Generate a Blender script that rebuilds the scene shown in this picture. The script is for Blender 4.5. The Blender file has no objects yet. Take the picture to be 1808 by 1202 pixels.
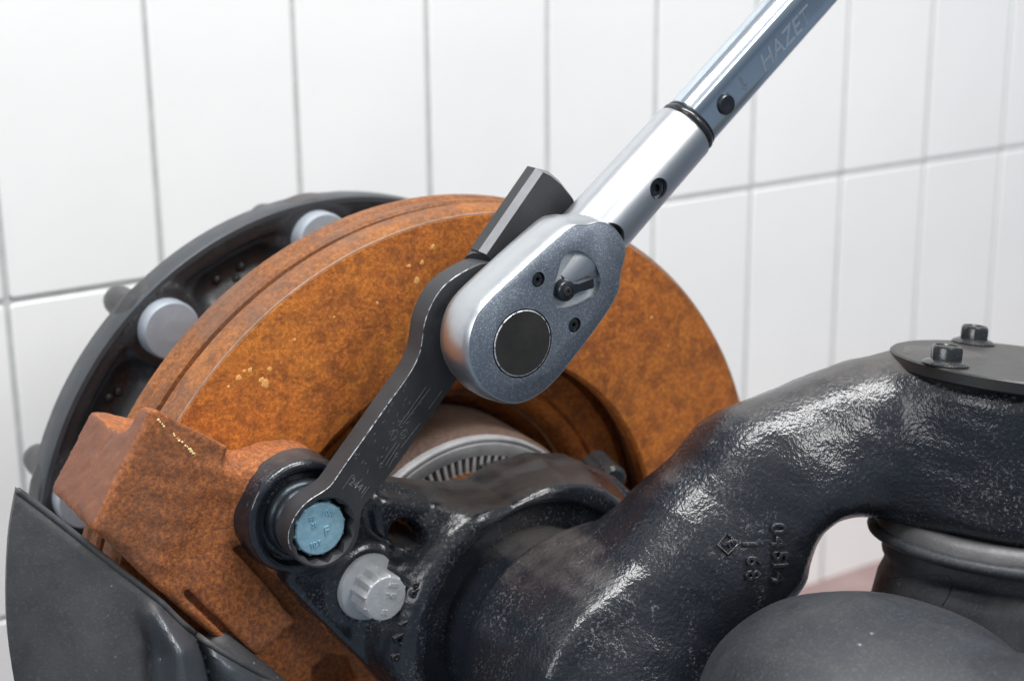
import bpy, bmesh, math, random
import numpy as np
from mathutils import Matrix, Vector

random.seed(4); np.random.seed(4)
SC = bpy.context.scene
COL = SC.collection

# ------------------------------------------------------------------ frame
# Working unit: millimetres. X runs along the tiled wall, Y runs into the wall
# (the axle's axis), Z is up. Origin = centre of the brake disc's front face.
FPX = 2899.0
CAM = np.array([-458.085, -719.368, 392.795])
ROT = np.array([[0.8261256, 0.16418679, -0.53903542],
                [-0.56343785, 0.22818632, -0.79402065],
                [-0.00736719, 0.95967375, 0.28101962]])
FLOOR = -344.0


def ray(px, py):
    return ROT @ np.array([(px - 904) / FPX, -(py - 601) / FPX, -1.0])


def W(px, py, y):
    d = ray(px, py)
    return CAM + d * ((y - CAM[1]) / d[1])


def D(px, py, dist):
    return CAM + ray(px, py) * dist


def world(v):
    v = np.asarray(v, float)
    return (v - np.array([0, 0, FLOOR])) * 0.001


# ------------------------------------------------------------------ camera
cam_data = bpy.data.cameras.new('camera')
cam = bpy.data.objects.new('camera', cam_data)
COL.objects.link(cam)
M = Matrix([list(ROT[i]) + [world(CAM)[i]] for i in range(3)] + [[0, 0, 0, 1]])
cam.matrix_world = M
cam_data.sensor_width = 36.0
cam_data.lens = FPX / 1808 * 36.0
cam_data.clip_start = 0.02
cam_data.clip_end = 100
cam_data.dof.use_dof = True
cam_data.dof.focus_distance = 0.785
cam_data.dof.aperture_fstop = 7.5
SC.camera = cam

# ------------------------------------------------------------------ light
wd = bpy.data.worlds.new('World')
SC.world = wd
wd.use_nodes = True
wn = wd.node_tree
wn.nodes.clear()
w_out = wn.nodes.new('ShaderNodeOutputWorld')
w_bg = wn.nodes.new('ShaderNodeBackground')
w_tc = wn.nodes.new('ShaderNodeTexCoord')
w_sep = wn.nodes.new('ShaderNodeSeparateXYZ')
w_map = wn.nodes.new('ShaderNodeMapRange')
w_map.inputs['From Min'].default_value = -0.35
w_map.inputs['From Max'].default_value = 0.85
w_rmp = wn.nodes.new('ShaderNodeValToRGB')
w_rmp.color_ramp.elements[0].color = (0.10, 0.19, 0.30, 1)
w_rmp.color_ramp.elements[1].color = (1.0, 1.0, 1.0, 1)
wn.links.new(w_tc.outputs['Generated'], w_sep.inputs[0])
wn.links.new(w_sep.outputs['Z'], w_map.inputs['Value'])
wn.links.new(w_map.outputs[0], w_rmp.inputs[0])
wn.links.new(w_rmp.outputs[0], w_bg.inputs['Color'])
wn.links.new(w_bg.outputs[0], w_out.inputs['Surface'])
w_bg.inputs['Strength'].default_value = 0.54


def area(name, loc, target, sx, sy, power, color):
    ld = bpy.data.lights.new(name, 'AREA')
    ld.shape = 'RECTANGLE'
    ld.size, ld.size_y, ld.energy, ld.color = sx, sy, power, color
    o = bpy.data.objects.new(name, ld)
    COL.objects.link(o)
    o.location = loc
    o.rotation_euler = (Vector(target) - Vector(loc)).to_track_quat('-Z', 'Y').to_euler()
    return o


area('window_light', (0.55, -1.65, 1.85), (0.1, 0, 0.45), 0.6, 0.7, 16, (1.0, 0.985, 0.96))
area('ceiling_light', (-0.05, -0.40, 2.25), (0.1, -0.05, 0.4), 1.9, 0.5, 54, (1.0, 0.992, 0.98))

area('door_light', (-2.0, -0.42, 1.25), (0.0, -0.1, 0.45), 0.8, 0.9, 11, (0.99, 0.99, 1.0))

SC.view_settings.view_transform = 'Standard'
SC.view_settings.look = 'None'
SC.view_settings.gamma = 1.0
SC.view_settings.exposure = 0.08
SC.view_settings.use_curve_mapping = False
SC.cycles.max_bounces = 8
SC.cycles.use_denoising = True


# ------------------------------------------------------------------ materials
class NT:
    def __init__(self, name):
        m = bpy.data.materials.new(name)
        m.use_nodes = True
        self.m, self.t = m, m.node_tree
        self.b = self.t.nodes['Principled BSDF']
        self.tc = self.t.nodes.new('ShaderNodeTexCoord')
        self.co = self.tc.outputs['Object']

    def link(self, a, b):
        self.t.links.new(a, b)

    def noise(self, scale, detail=4, rough=0.55, dist=0.0, co=None, lac=2.0):
        n = self.t.nodes.new('ShaderNodeTexNoise')
        n.inputs['Scale'].default_value = scale
        n.inputs['Detail'].default_value = detail
        n.inputs['Roughness'].default_value = rough
        n.inputs['Distortion'].default_value = dist
        self.link(co or self.co, n.inputs['Vector'])
        return n.outputs['Fac']

    def voro(self, scale, out='Distance', feature='F1', rnd=1.0, co=None):
        n = self.t.nodes.new('ShaderNodeTexVoronoi')
        n.feature = feature
        n.inputs['Scale'].default_value = scale
        n.inputs['Randomness'].default_value = rnd
        self.link(co or self.co, n.inputs['Vector'])
        return n.outputs[out]

    def ramp(self, fac, stops):
        r = self.t.nodes.new('ShaderNodeValToRGB')
        e = r.color_ramp.elements
        while len(e) < len(stops):
            e.new(0.5)
        for k, (p, c) in enumerate(stops):
            e[k].position = p
            if not isinstance(c, (tuple, list)):
                c = (c, c, c)
            e[k].color = (c[0], c[1], c[2], 1)
        self.link(fac, r.inputs[0])
        return r.outputs[0]

    def mix(self, fac, a, b, mode='MIX'):
        n = self.t.nodes.new('ShaderNodeMix')
        n.data_type = 'RGBA'
        n.blend_type = mode
        for sock, v in ((n.inputs[0], fac), (n.inputs[6], a), (n.inputs[7], b)):
            if isinstance(v, (int, float)):
                sock.default_value = v
            elif isinstance(v, tuple):
                sock.default_value = (v[0], v[1], v[2], 1)
            else:
                self.link(v, sock)
        return n.outputs[2]

    def math(self, op, a, b=0.5):
        n = self.t.nodes.new('ShaderNodeMath')
        n.operation = op
        for s, v in ((n.inputs[0], a), (n.inputs[1], b)):
            if isinstance(v, (int, float)):
                s.default_value = v
            else:
                self.link(v, s)
        return n.outputs[0]

    def scaled(self, sx, sy, sz, rot=(0, 0, 0)):
        n = self.t.nodes.new('ShaderNodeMapping')
        n.inputs['Scale'].default_value = (sx, sy, sz)
        n.inputs['Rotation'].default_value = rot
        self.link(self.co, n.inputs['Vector'])
        return n.outputs[0]

    def bump(self, layers):
        prev = None
        for h, strength, dist in layers:
            n = self.t.nodes.new('ShaderNodeBump')
            n.inputs['Strength'].default_value = strength
            n.inputs['Distance'].default_value = dist
            self.link(h, n.inputs['Height'])
            if prev is not None:
                self.link(prev, n.inputs['Normal'])
            prev = n.outputs[0]
        self.link(prev, self.b.inputs['Normal'])

    def set(self, color=None, rough=None, metal=None, spec=None, coat=None):
        for k, v in (('Base Color', color), ('Roughness', rough), ('Metallic', metal),
                     ('Specular IOR Level', spec), ('Coat Weight', coat)):
            if v is None:
                continue
            s = self.b.inputs[k]
            if isinstance(v, (int, float)):
                s.default_value = v
            elif isinstance(v, tuple):
                s.default_value = (v[0], v[1], v[2], 1)
            else:
                self.link(v, s)
        return self


def rust_material(name, bright, mid, dark, spots=0.0, coarse=1.0, grey=0.0, speck=0.45, grain=1.5, blotch=0.42):
    n = NT(name)
    big = n.noise(20 * coarse, 6, 0.62, 0.6)
    fine = n.noise(300 * grain, 5, 0.78)
    med = n.noise(110, 5, 0.68)
    huge = n.noise(5.2, 3, 0.5, 0.6)
    c = n.ramp(big, [(0.28, tuple(0.4 * a + 0.6 * b for a, b in zip(mid, dark))), (0.46, mid), (0.66, bright)])
    c = n.mix(n.math('MULTIPLY', n.ramp(huge, [(0.42, 0.0), (0.58, 1.0)]), 0.95), n.mix(0.72, c, tuple(0.3 * a + 0.8 * b for a, b in zip(mid, dark))), c)
    c2 = n.ramp(fine, [(0.36, tuple(x * 0.4 for x in dark)), (0.51, mid), (0.66, tuple(min(1, x * 1.35) for x in bright))])
    c = n.mix(speck, c, c2)
    sp = n.ramp(med, [(0.40, 1.0), (0.52, 0.0)])
    c = n.mix(n.math('MULTIPLY', sp, blotch), c, dark)
    if grey:
        g = n.ramp(n.noise(17, 5, 0.6), [(0.45, 0.0), (0.68, 1.0)])
        c = n.mix(n.math('MULTIPLY', g, grey), c, (0.13, 0.085, 0.07))
    if spots:
        co = n.scaled(1, 1, 1)
        v = n.math('ADD', n.voro(75, co=co), n.math('MULTIPLY', n.noise(300, 2, 0.5), 0.12))
        msk = n.ramp(v, [(0.19, 1.0), (0.24, 0.0)])
        gate = n.ramp(n.noise(14, 2, 0.5), [(0.53, 0.0), (0.58, 1.0)])
        c = n.mix(n.math('MULTIPLY', n.math('MULTIPLY', msk, gate), spots), c, (0.62, 0.28, 0.075))
    n.set(c, n.ramp(med, [(0.3, 0.62), (0.7, 0.9)]), 0.0, 0.35)
    n.bump([(med, 0.30, 0.0012), (fine, 0.6, 0.0009)])
    return n.m


def black_cast(name, lump=1.0, dust=0.5, rough=(0.2, 0.4), base=(0.011, 0.0135, 0.019), sc=1.0, top=0.75):
    n = NT(name)
    l1 = n.noise(480 * sc, 0.5, 0.4)
    l2 = n.noise(950 * sc, 1, 0.5)
    big = n.noise(13, 4, 0.6)
    grit = n.noise(560, 4, 0.8)
    streak = n.noise(1.0, 5, 0.6, co=n.scaled(120, 120, 16))
    m = n.math('MULTIPLY', n.ramp(n.noise(24, 5, 0.65), [(0.48, 0.05), (0.66, 1.0)]), n.ramp(grit, [(0.55, 0.0), (0.63, 1.0)]))
    m2 = n.math('MULTIPLY', n.ramp(streak, [(0.58, 0.0), (0.70, 1.0)]), n.ramp(grit, [(0.55, 0.0), (0.64, 1.0)]))
    m = n.math('MAXIMUM', m, m2)
    c = n.mix(n.math('MULTIPLY', m, dust), base, (0.30, 0.295, 0.30))
    br = n.ramp(n.noise(9, 3, 0.6), [(0.58, 0.0), (0.75, 1.0)])
    c = n.mix(n.math('MULTIPLY', br, 0.25), c, (0.07, 0.055, 0.047))
    ge = n.t.nodes.new('ShaderNodeNewGeometry')
    sz = n.t.nodes.new('ShaderNodeSeparateXYZ')
    n.link(ge.outputs['Normal'], sz.inputs[0])
    settle = n.math('ADD', sz.outputs['Z'], n.math('MULTIPLY', n.math('SUBTRACT', n.noise(22, 4, 0.65), 0.5), 0.7))
    st = n.math('MULTIPLY', n.ramp(settle, [(0.80, 0.0), (1.02, 1.0)]), top)
    c = n.mix(st, c, (0.075, 0.068, 0.064))
    m = n.math('MAXIMUM', m, n.math('MULTIPLY', st, 0.8))
    r = n.mix(m, n.ramp(big, [(0.3, rough[0]), (0.75, rough[1])]), (0.7, 0.7, 0.7))
    n.set(c, r, 0.0, 0.65)
    n.bump([(l1, 0.18 * lump, 0.0015), (l2, 0.30 * lump, 0.0006)])
    return n.m


def plain_metal(name, col, rough, grain=0.0, grain_scale=2200, metal=1.0, vary=0.0, vs=60):
    n = NT(name)
    c = col
    if vary:
        k = n.noise(vs, 6, 0.7)
        c = n.mix(n.math('MULTIPLY', n.ramp(k, [(0.35, 0.0), (0.7, 1.0)]), vary), col, tuple(x * 0.45 for x in col))
    rr = n.ramp(n.noise(90, 4, 0.6), [(0.3, rough * 0.85), (0.7, min(1, rough * 1.2))])
    n.set(c, rr, metal)
    if grain:
        n.bump([(n.noise(grain_scale, 2, 0.6), grain, 0.0003)])
    return n.m


def make_satin():
    n = NT('satin_chrome')
    g = n.noise(2600, 2, 0.7)
    n.set((0.54, 0.565, 0.595), n.ramp(n.noise(40, 3, 0.6), [(0.3, 0.33), (0.7, 0.38)]), 1.0)
    n.bump([(g, 0.14, 0.0003)])
    return n.m


def make_polished():
    n = NT('polished_chrome')
    g = n.noise(1.0, 3, 0.6, co=n.scaled(60, 900, 60))
    sm = n.noise(34, 4, 0.6, 0.8)
    n.set(n.mix(n.math('MULTIPLY', n.ramp(sm, [(0.45, 0.0), (0.7, 1.0)]), 0.35), (0.56, 0.63, 0.71), (0.43, 0.49, 0.56)),
          n.ramp(sm, [(0.3, 0.16), (0.7, 0.24)]), 1.0)
    n.bump([(g, 0.03, 0.0002)])
    return n.m


def make_faceplate():
    n = NT('blasted_steel')
    g = n.noise(1700, 3, 0.75)
    sp = n.voro(2100, 'Color')
    sep = n.t.nodes.new('ShaderNodeSeparateColor')
    n.link(sp, sep.inputs[0])
    c = n.ramp(sep.outputs[0], [(0.0, (0.24, 0.275, 0.32)), (0.8, (0.31, 0.35, 0.41)), (1.0, (0.56, 0.62, 0.69))])
    n.set(c, 0.46, 1.0)
    n.bump([(g, 0.45, 0.0005)])
    return n.m


def make_black_oxide(name='black_oxide', base=(0.028, 0.029, 0.032)):
    n = NT(name)
    s = n.noise(1.0, 4, 0.7, co=n.scaled(900, 900, 120, (0, -0.9, 0)))
    sp = n.noise(900, 2, 0.8)
    k = n.noise(45, 5, 0.65)
    c = n.ramp(k, [(0.3, base), (0.75, tuple(x * 1.7 for x in base))])
    c = n.mix(n.math('MULTIPLY', n.ramp(sp, [(0.66, 0.0), (0.78, 1.0)]), 0.35), c, (0.16, 0.165, 0.18))
    n.set(c, n.ramp(k, [(0.3, 0.42), (0.7, 0.6)]), 0.25, 0.5)
    n.bump([(s, 0.12, 0.0003), (sp, 0.12, 0.0002)])
    return n.m


def make_worn_edge():
    n = NT('worn_bare_edge')
    k = n.noise(420, 4, 0.7)
    n.set(n.ramp(k, [(0.40, (0.05, 0.05, 0.055)), (0.52, (0.66, 0.67, 0.70))]), 0.4, 0.5)
    return n.m


def make_rubber(name, base, dust=0.3):
    n = NT(name)
    k = n.noise(30, 5, 0.65, 0.4)
    f = n.noise(700, 3, 0.7)
    v = n.voro(120)
    sp = n.math('MULTIPLY', n.ramp(v, [(0.06, 1.0), (0.10, 0.0)]), n.ramp(n.noise(16, 2, 0.5), [(0.52, 0.0), (0.6, 1.0)]))
    c = n.ramp(k, [(0.25, base), (0.75, tuple(x * 1.75 for x in base))])
    c = n.mix(n.math('MULTIPLY', n.ramp(f, [(0.52, 0.0), (0.72, 1.0)]), dust), c, (0.14, 0.135, 0.135))
    pt = n.ramp(n.noise(13, 5, 0.7, 0.6), [(0.46, 0.0), (0.66, 1.0)])
    c = n.mix(n.math('MULTIPLY', pt, 0.4), c, (0.085, 0.080, 0.078))
    c = n.mix(n.math('MULTIPLY', sp, 0.6), c, (0.30, 0.31, 0.33))
    n.set(c, n.ramp(k, [(0.3, 0.48), (0.7, 0.66)]), 0.0, 0.45)
    n.bump([(k, 0.15, 0.002), (f, 0.25, 0.0004)])
    return n.m


def make_tile():
    n = NT('glazed_tile')
    oi = n.t.nodes.new('ShaderNodeObjectInfo')
    k = n.noise(9, 3, 0.5)
    c = n.ramp(k, [(0.3, (0.825, 0.825, 0.82)), (0.7, (0.855, 0.855, 0.85))])
    c = n.mix(n.math('MULTIPLY', oi.outputs['Random'], 0.35), c, (0.79, 0.80, 0.80))
    d = n.ramp(n.noise(60, 4, 0.7), [(0.66, 0.0), (0.74, 1.0)])
    c = n.mix(n.math('MULTIPLY', d, 0.12), c, (0.5, 0.5, 0.46))
    n.set(c, 0.22, 0.0, 0.45)
    n.bump([(n.noise(14, 3, 0.5), 0.10, 0.004)])
    return n.m


def make_grout():
    n = NT('grout')
    n.set(n.ramp(n.noise(90, 5, 0.7), [(0.3, (0.44, 0.45, 0.45)), (0.7, (0.56, 0.57, 0.57))]), 0.95)
    return n.m


def make_floor(name='floor_clay', a=(0.25, 0.175, 0.17), b=(0.33, 0.24, 0.23)):
    n = NT(name)
    n.set(n.ramp(n.noise(25, 5, 0.6), [(0.3, a), (0.7, b)]), 0.8)
    n.bump([(n.noise(200, 4, 0.6), 0.2, 0.002)])
    return n.m


MT = dict(
    disc=rust_material('rust_disc', (0.74, 0.262, 0.042), (0.50, 0.150, 0.027), (0.15, 0.046, 0.018), speck=0.44, grain=1.6, blotch=0.5, coarse=1.1),
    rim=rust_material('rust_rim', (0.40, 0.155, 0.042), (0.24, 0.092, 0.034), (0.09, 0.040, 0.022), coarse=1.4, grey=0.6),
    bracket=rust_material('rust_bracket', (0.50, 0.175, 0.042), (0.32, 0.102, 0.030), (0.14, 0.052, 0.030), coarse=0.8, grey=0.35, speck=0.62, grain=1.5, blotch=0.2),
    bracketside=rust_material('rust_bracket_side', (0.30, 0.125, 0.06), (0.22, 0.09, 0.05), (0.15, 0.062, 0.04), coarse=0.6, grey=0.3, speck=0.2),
    hubrim=plain_metal('grey_hub_rim', (0.075, 0.082, 0.092), 0.42, 0.3, 500, metal=0.5, vary=0.3),  # paler grey-blue than the black of the hub
    flake=plain_metal('rust_flake', (0.80, 0.40, 0.12), 0.8, 0.3, metal=0.0, vary=0.3),
    bevel=plain_metal('grey_bevel', (0.20, 0.205, 0.22), 0.42, 0.25, metal=0.6, vary=0.3),  # paler grey for the chamfer faces of the tail
    edge=plain_metal('worn_disc_edge', (0.40, 0.25, 0.17), 0.6, 0.3, metal=0.2, vary=0.95, vs=120),
    hub=rust_material('rust_hub', (0.20, 0.12, 0.085), (0.13, 0.085, 0.065), (0.07, 0.045, 0.035), grey=0.5),
    cast=black_cast('black_cast_paint', 1.1, 0.5, (0.17, 0.27)),
    flange=black_cast('black_flange_paint', 0.4, 0.6, (0.17, 0.27)),
    ring=black_cast('black_hub_paint', 0.6, 0.35, (0.28, 0.5), (0.017, 0.018, 0.021)),
    cover=black_cast('black_cover_paint', 0.12, 0.28, (0.34, 0.46), (0.015, 0.0145, 0.0145), 1.0, 0.4),
    boltblack=black_cast('black_bolt_paint', 0.2, 0.2, (0.12, 0.25), (0.014, 0.016, 0.018), 2.0, 0.2),
    shield=make_rubber('shield_coating', (0.036, 0.037, 0.040), 0.35),
    shieldlit=black_cast('shield_lit', 0.5, 0.25, (0.26, 0.36), (0.05, 0.057, 0.066), 1.6, 0.3),  # same coating drawn lighter and glossier; light on the bulges put into colour
    rubber=make_rubber('rubber', (0.014, 0.0165, 0.021), 0.28),
    satin=make_satin(), chrome=make_polished(), face=make_faceplate(),
    oxide=make_black_oxide(), wear=make_worn_edge(),
    cap=make_black_oxide('cap_oxide', (0.022, 0.021, 0.020)),
    gun=plain_metal('gunmetal', (0.055, 0.06, 0.07), 0.3, 0.1, metal=0.8),
    pocket=plain_metal('pocket_steel', (0.46, 0.49, 0.52), 0.6, 0.8, 1300, metal=0.12),
    blue=plain_metal('blue_zinc', (0.36, 0.61, 0.74), 0.42, 0.7, 420, metal=0.4, vary=0.5, vs=260),
    zinc=plain_metal('grey_zinc', (0.50, 0.52, 0.54), 0.5, 0.6, 500, metal=0.35, vary=0.35, vs=220),
    smear=plain_metal('blue_grey_washer', (0.022, 0.03, 0.038), 0.3, 0.8, 260, metal=0.5, vary=0.8),
    stud=plain_metal('stud_zinc', (0.36, 0.40, 0.45), 0.5, 0.2, 500, metal=0.4, vary=0.3),
    steel=plain_metal('bare_steel', (0.50, 0.50, 0.51), 0.5, 0.3, 900, metal=0.35, vary=0.6),
    clamp=plain_metal('clamp_steel', (0.105, 0.105, 0.11), 0.5, 0.4, 700, metal=0.5, vary=0.7),
    engrave=plain_metal('engraving', (0.15, 0.14, 0.13), 0.6, 0, metal=0.2),
    etch=plain_metal('etched_chrome', (0.50, 0.56, 0.63), 0.3, 0, metal=0.8),
    paint=plain_metal('yellow_paint', (0.80, 0.62, 0.30), 0.6, 0.3, metal=0.0),
    concrete=make_floor('concrete', (0.10, 0.135, 0.175), (0.14, 0.175, 0.22)),
    tile=make_tile(), grout=make_grout(), floor=make_floor(),
)


# ------------------------------------------------------------------ object helpers
def thing(name, label, cat, base, group=None):
    o = bpy.data.objects.new(name, None)
    COL.objects.link(o)
    o.location = world(base)
    o.empty_display_size = 0.02
    o['label'], o['category'] = label, cat
    if group:
        o['group'] = group
    o['base'] = [float(x) for x in base]
    return o


def make_mesh(name, verts, faces, origin, smooth=True, angle=35):
    me = bpy.data.meshes.new(name)
    v = (np.asarray(verts, float) - np.asarray(origin)) * 0.001
    me.from_pydata([tuple(p) for p in v], [], [tuple(int(i) for i in f) for f in faces])
    bm = bmesh.new()
    bm.from_mesh(me)
    bmesh.ops.remove_doubles(bm, verts=bm.verts, dist=1e-6)
    bmesh.ops.recalc_face_normals(bm, faces=bm.faces)
    lim = math.radians(angle)
    for fc in bm.faces:
        fc.smooth = smooth and len(fc.verts) < 12
    if smooth and angle < 180:
        for e in bm.edges:
            if len(e.link_faces) == 2 and e.calc_face_angle(0) > lim:
                e.smooth = False
    bm.to_mesh(me)
    bm.free()
    return me


def part(name, vf, mat, parent, smooth=True, angle=35, label=None, mats2=None):
    """One mesh object; vertices are given in working millimetres."""
    root = parent
    while root.parent:
        root = root.parent
    base = np.array(root['base'])
    me = make_mesh(name, vf[0], vf[1], base, smooth, angle)
    me.materials.append(MT[mat])
    if mats2:
        me.materials.append(MT[mats2])
    o = bpy.data.objects.new(name, me)
    COL.objects.link(o)
    o.parent = parent
    if label:
        o['label'] = label
    return o


def evaluated(o):
    dg = bpy.context.evaluated_depsgraph_get()
    dg.update()
    return bpy.data.meshes.new_from_object(o.evaluated_get(dg))


def cut(o, cutters):
    """Subtract temporary solids (verts, faces in mm) from mesh object o."""
    root = o
    while root.parent:
        root = root.parent
    base = np.array(root['base'])
    tmp = []
    for vf in cutters:
        me = make_mesh('cutter', vf[0], vf[1], base, False)
        me.materials.append(o.data.materials[0])
        c = bpy.data.objects.new('cutter', me)
        COL.objects.link(c)
        c.parent = o.parent
        md = o.modifiers.new('b', 'BOOLEAN')
        md.operation, md.solver, md.object = 'DIFFERENCE', 'EXACT', c
        tmp.append(c)
    me2 = evaluated(o)
    o.modifiers.clear()
    old = o.data
    o.data = me2
    for c in tmp:
        m = c.data
        bpy.data.objects.remove(c)
        bpy.data.meshes.remove(m)
    bpy.data.meshes.remove(old)
    bm = bmesh.new()
    bm.from_mesh(me2)
    for fc in bm.faces:
        fc.smooth = True
    for e in bm.edges:
        e.smooth = not (len(e.link_faces) == 2 and e.calc_face_angle(0) > math.radians(32))
    bm.to_mesh(me2)
    bm.free()


def join(*vfs):
    V, F, n = [], [], 0
    for v, f in vfs:
        V.append(np.asarray(v, float))
        F += [tuple(i + n for i in q) for q in f]
        n += len(v)
    return np.vstack(V), F


def grid_faces(nr, nc, closed=True):
    F = []
    for i in range(nr - 1):
        for j in range(nc if closed else nc - 1):
            k = (j + 1) % nc
            F.append((i * nc + j, i * nc + k, (i + 1) * nc + k, (i + 1) * nc + j))
    return F


def frame_for(axis):
    a = np.asarray(axis, float)
    a = a / np.linalg.norm(a)
    t = np.array([0, 0, 1.0]) if abs(a[2]) < 0.9 else np.array([1.0, 0, 0])
    u = np.cross(t, a)
    u /= np.linalg.norm(u)
    return a, u, np.cross(a, u)


def lathe(profile, origin=(0, 0, 0), axis=(0, 1, 0), n=96, cap=False, loop=False):
    """profile: [(radius, distance along axis)]"""
    a, u, v = frame_for(axis)
    o = np.asarray(origin, float)
    ang = np.linspace(0, 2 * np.pi, n, endpoint=False)
    V = []
    for r, h in profile:
        for t in ang:
            V.append(o + a * h + (u * math.cos(t) + v * math.sin(t)) * r)
    pr = len(profile)
    F = grid_faces(pr, n)
    if loop:
        for j in range(n):
            k = (j + 1) % n
            F.append(((pr - 1) * n + j, (pr - 1) * n + k, k, j))
    if cap:
        F.append(tuple(range(n)))
        F.append(tuple(range((pr - 1) * n, pr * n)))
    return np.array(V), F


def cylinder(p, axis, r, h0, h1, n=48, ch=0.0):
    if ch:
        pf = [(r - ch, h0), (r, h0 + ch), (r, h1 - ch), (r - ch, h1)]
    else:
        pf = [(r, h0), (r, h1)]
    return lathe(pf, p, axis, n, cap=True)


def resample(pts, n, closed=True):
    """Catmull-Rom through pts, n samples evenly spaced."""
    P = np.asarray(pts, float)
    m = len(P)
    out = []
    segs = m if closed else m - 1
    for i in range(segs):
        p0, p1, p2, p3 = (P[(i + k) % m] if closed else P[min(max(i + k, 0), m - 1)] for k in (-1, 0, 1, 2))
        for t in np.linspace(0, 1, 16, endpoint=False):
            out.append(0.5 * ((2 * p1) + (-p0 + p2) * t + (2 * p0 - 5 * p1 + 4 * p2 - p3) * t * t
                              + (-p0 + 3 * p1 - 3 * p2 + p3) * t ** 3))
    out.append(P[0] if closed else P[-1])
    out = np.array(out)
    s = np.r_[0, np.cumsum(np.linalg.norm(np.diff(out, axis=0), axis=1))]
    q = np.linspace(0, s[-1], n, endpoint=not closed)
    return np.c_[[np.interp(q, s, out[:, k]) for k in range(P.shape[1])]].T


def ccw(o):
    a = np.sum(o[:, 0] * np.roll(o[:, 1], -1) - np.roll(o[:, 0], -1) * o[:, 1])
    return o if a > 0 else o[::-1]


def offset(o, d):
    """Move a closed ccw outline outwards by d."""
    t = np.roll(o, -1, 0) - np.roll(o, 1, 0)
    t /= np.linalg.norm(t, axis=1)[:, None] + 1e-9
    return o + np.c_[t[:, 1], -t[:, 0]] * d


def loft(outline, rings, cap=True):
    """outline (n,2) in X,Z; rings [(outward offset, y)]"""
    o = ccw(np.asarray(outline, float))
    n = len(o)
    V = []
    for d, y in rings:
        q = offset(o, d)
        V.append(np.c_[q[:, 0], np.full(n, y), q[:, 1]])
    F = grid_faces(len(rings), n)
    if cap:
        F.append(tuple(range(n)))
        F.append(tuple(range((len(rings) - 1) * n, len(rings) * n)))
    return np.vstack(V), F


def trace(pxs, y):
    return np.array([W(px, py, y)[[0, 2]] for px, py in pxs])


def ngon_outline(r_out, r_in, teeth, n_per=4, c=(0, 0), rot=0.0):
    """twelve-point style outline"""
    ang = np.linspace(0, 2 * np.pi, teeth * n_per, endpoint=False)
    tri = np.abs(((ang * teeth / (2 * np.pi)) % 1.0) * 2 - 1)
    r = r_in + (r_out - r_in) * tri
    return np.c_[c[0] + r * np.cos(ang + rot), c[1] + r * np.sin(ang + rot)]


def tube(pts, rad, n=8):
    P = np.asarray(pts, float)
    V = []
    m = len(P)
    rad = np.broadcast_to(rad, m)
    for i in range(m):
        d = P[min(i + 1, m - 1)] - P[max(i - 1, 0)]
        a, u, v = frame_for(d)
        for t in np.linspace(0, 2 * np.pi, n, endpoint=False):
            V.append(P[i] + (u * math.cos(t) + v * math.sin(t)) * rad[i])
    F = grid_faces(m, n)
    F.append(tuple(range(n)))
    F.append(tuple(range((m - 1) * n, m * n)))
    return np.array(V), F


def text_vf(s, size, extrude, origin, right, up, bevel=0.0, shear=0.0):
    """Lettering as a mesh: (verts, faces) centred on origin, in mm."""
    cu = bpy.data.curves.new('t', 'FONT')
    cu.body, cu.size, cu.extrude = s, size, extrude
    cu.align_x, cu.align_y = 'CENTER', 'CENTER'
    cu.resolution_u = 3
    cu.bevel_depth = bevel
    cu.shear = shear
    o = bpy.data.objects.new('t', cu)
    COL.objects.link(o)
    me = evaluated(o)
    V = np.array([v.co[:] for v in me.vertices])
    F = [tuple(p.vertices) for p in me.polygons]
    bpy.data.objects.remove(o)
    bpy.data.curves.remove(cu)
    bpy.data.meshes.remove(me)
    r = np.asarray(right, float); r /= np.linalg.norm(r)
    u = np.asarray(up, float); u -= r * u.dot(r); u /= np.linalg.norm(u)
    w = np.cross(r, u)
    return np.asarray(origin) + V[:, :1] * r + V[:, 1:2] * u + V[:, 2:3] * w, F


def strokes_vf(paths, width, origin, right, up, lift=0.15):
    """flat scratched strokes: each path a list of 2D points in the (right, up) plane, thin raised ribbons"""
    r = np.asarray(right, float); r /= np.linalg.norm(r)
    u = np.asarray(up, float); u -= r * u.dot(r); u /= np.linalg.norm(u)
    w = np.cross(r, u)
    out = []
    for path in paths:
        P = np.array([np.asarray(origin) + r * x + u * y + w * lift * 0.3 for x, y in path])
        out.append(tube(P, width * 0.5, 6))
    return join(*out)


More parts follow.
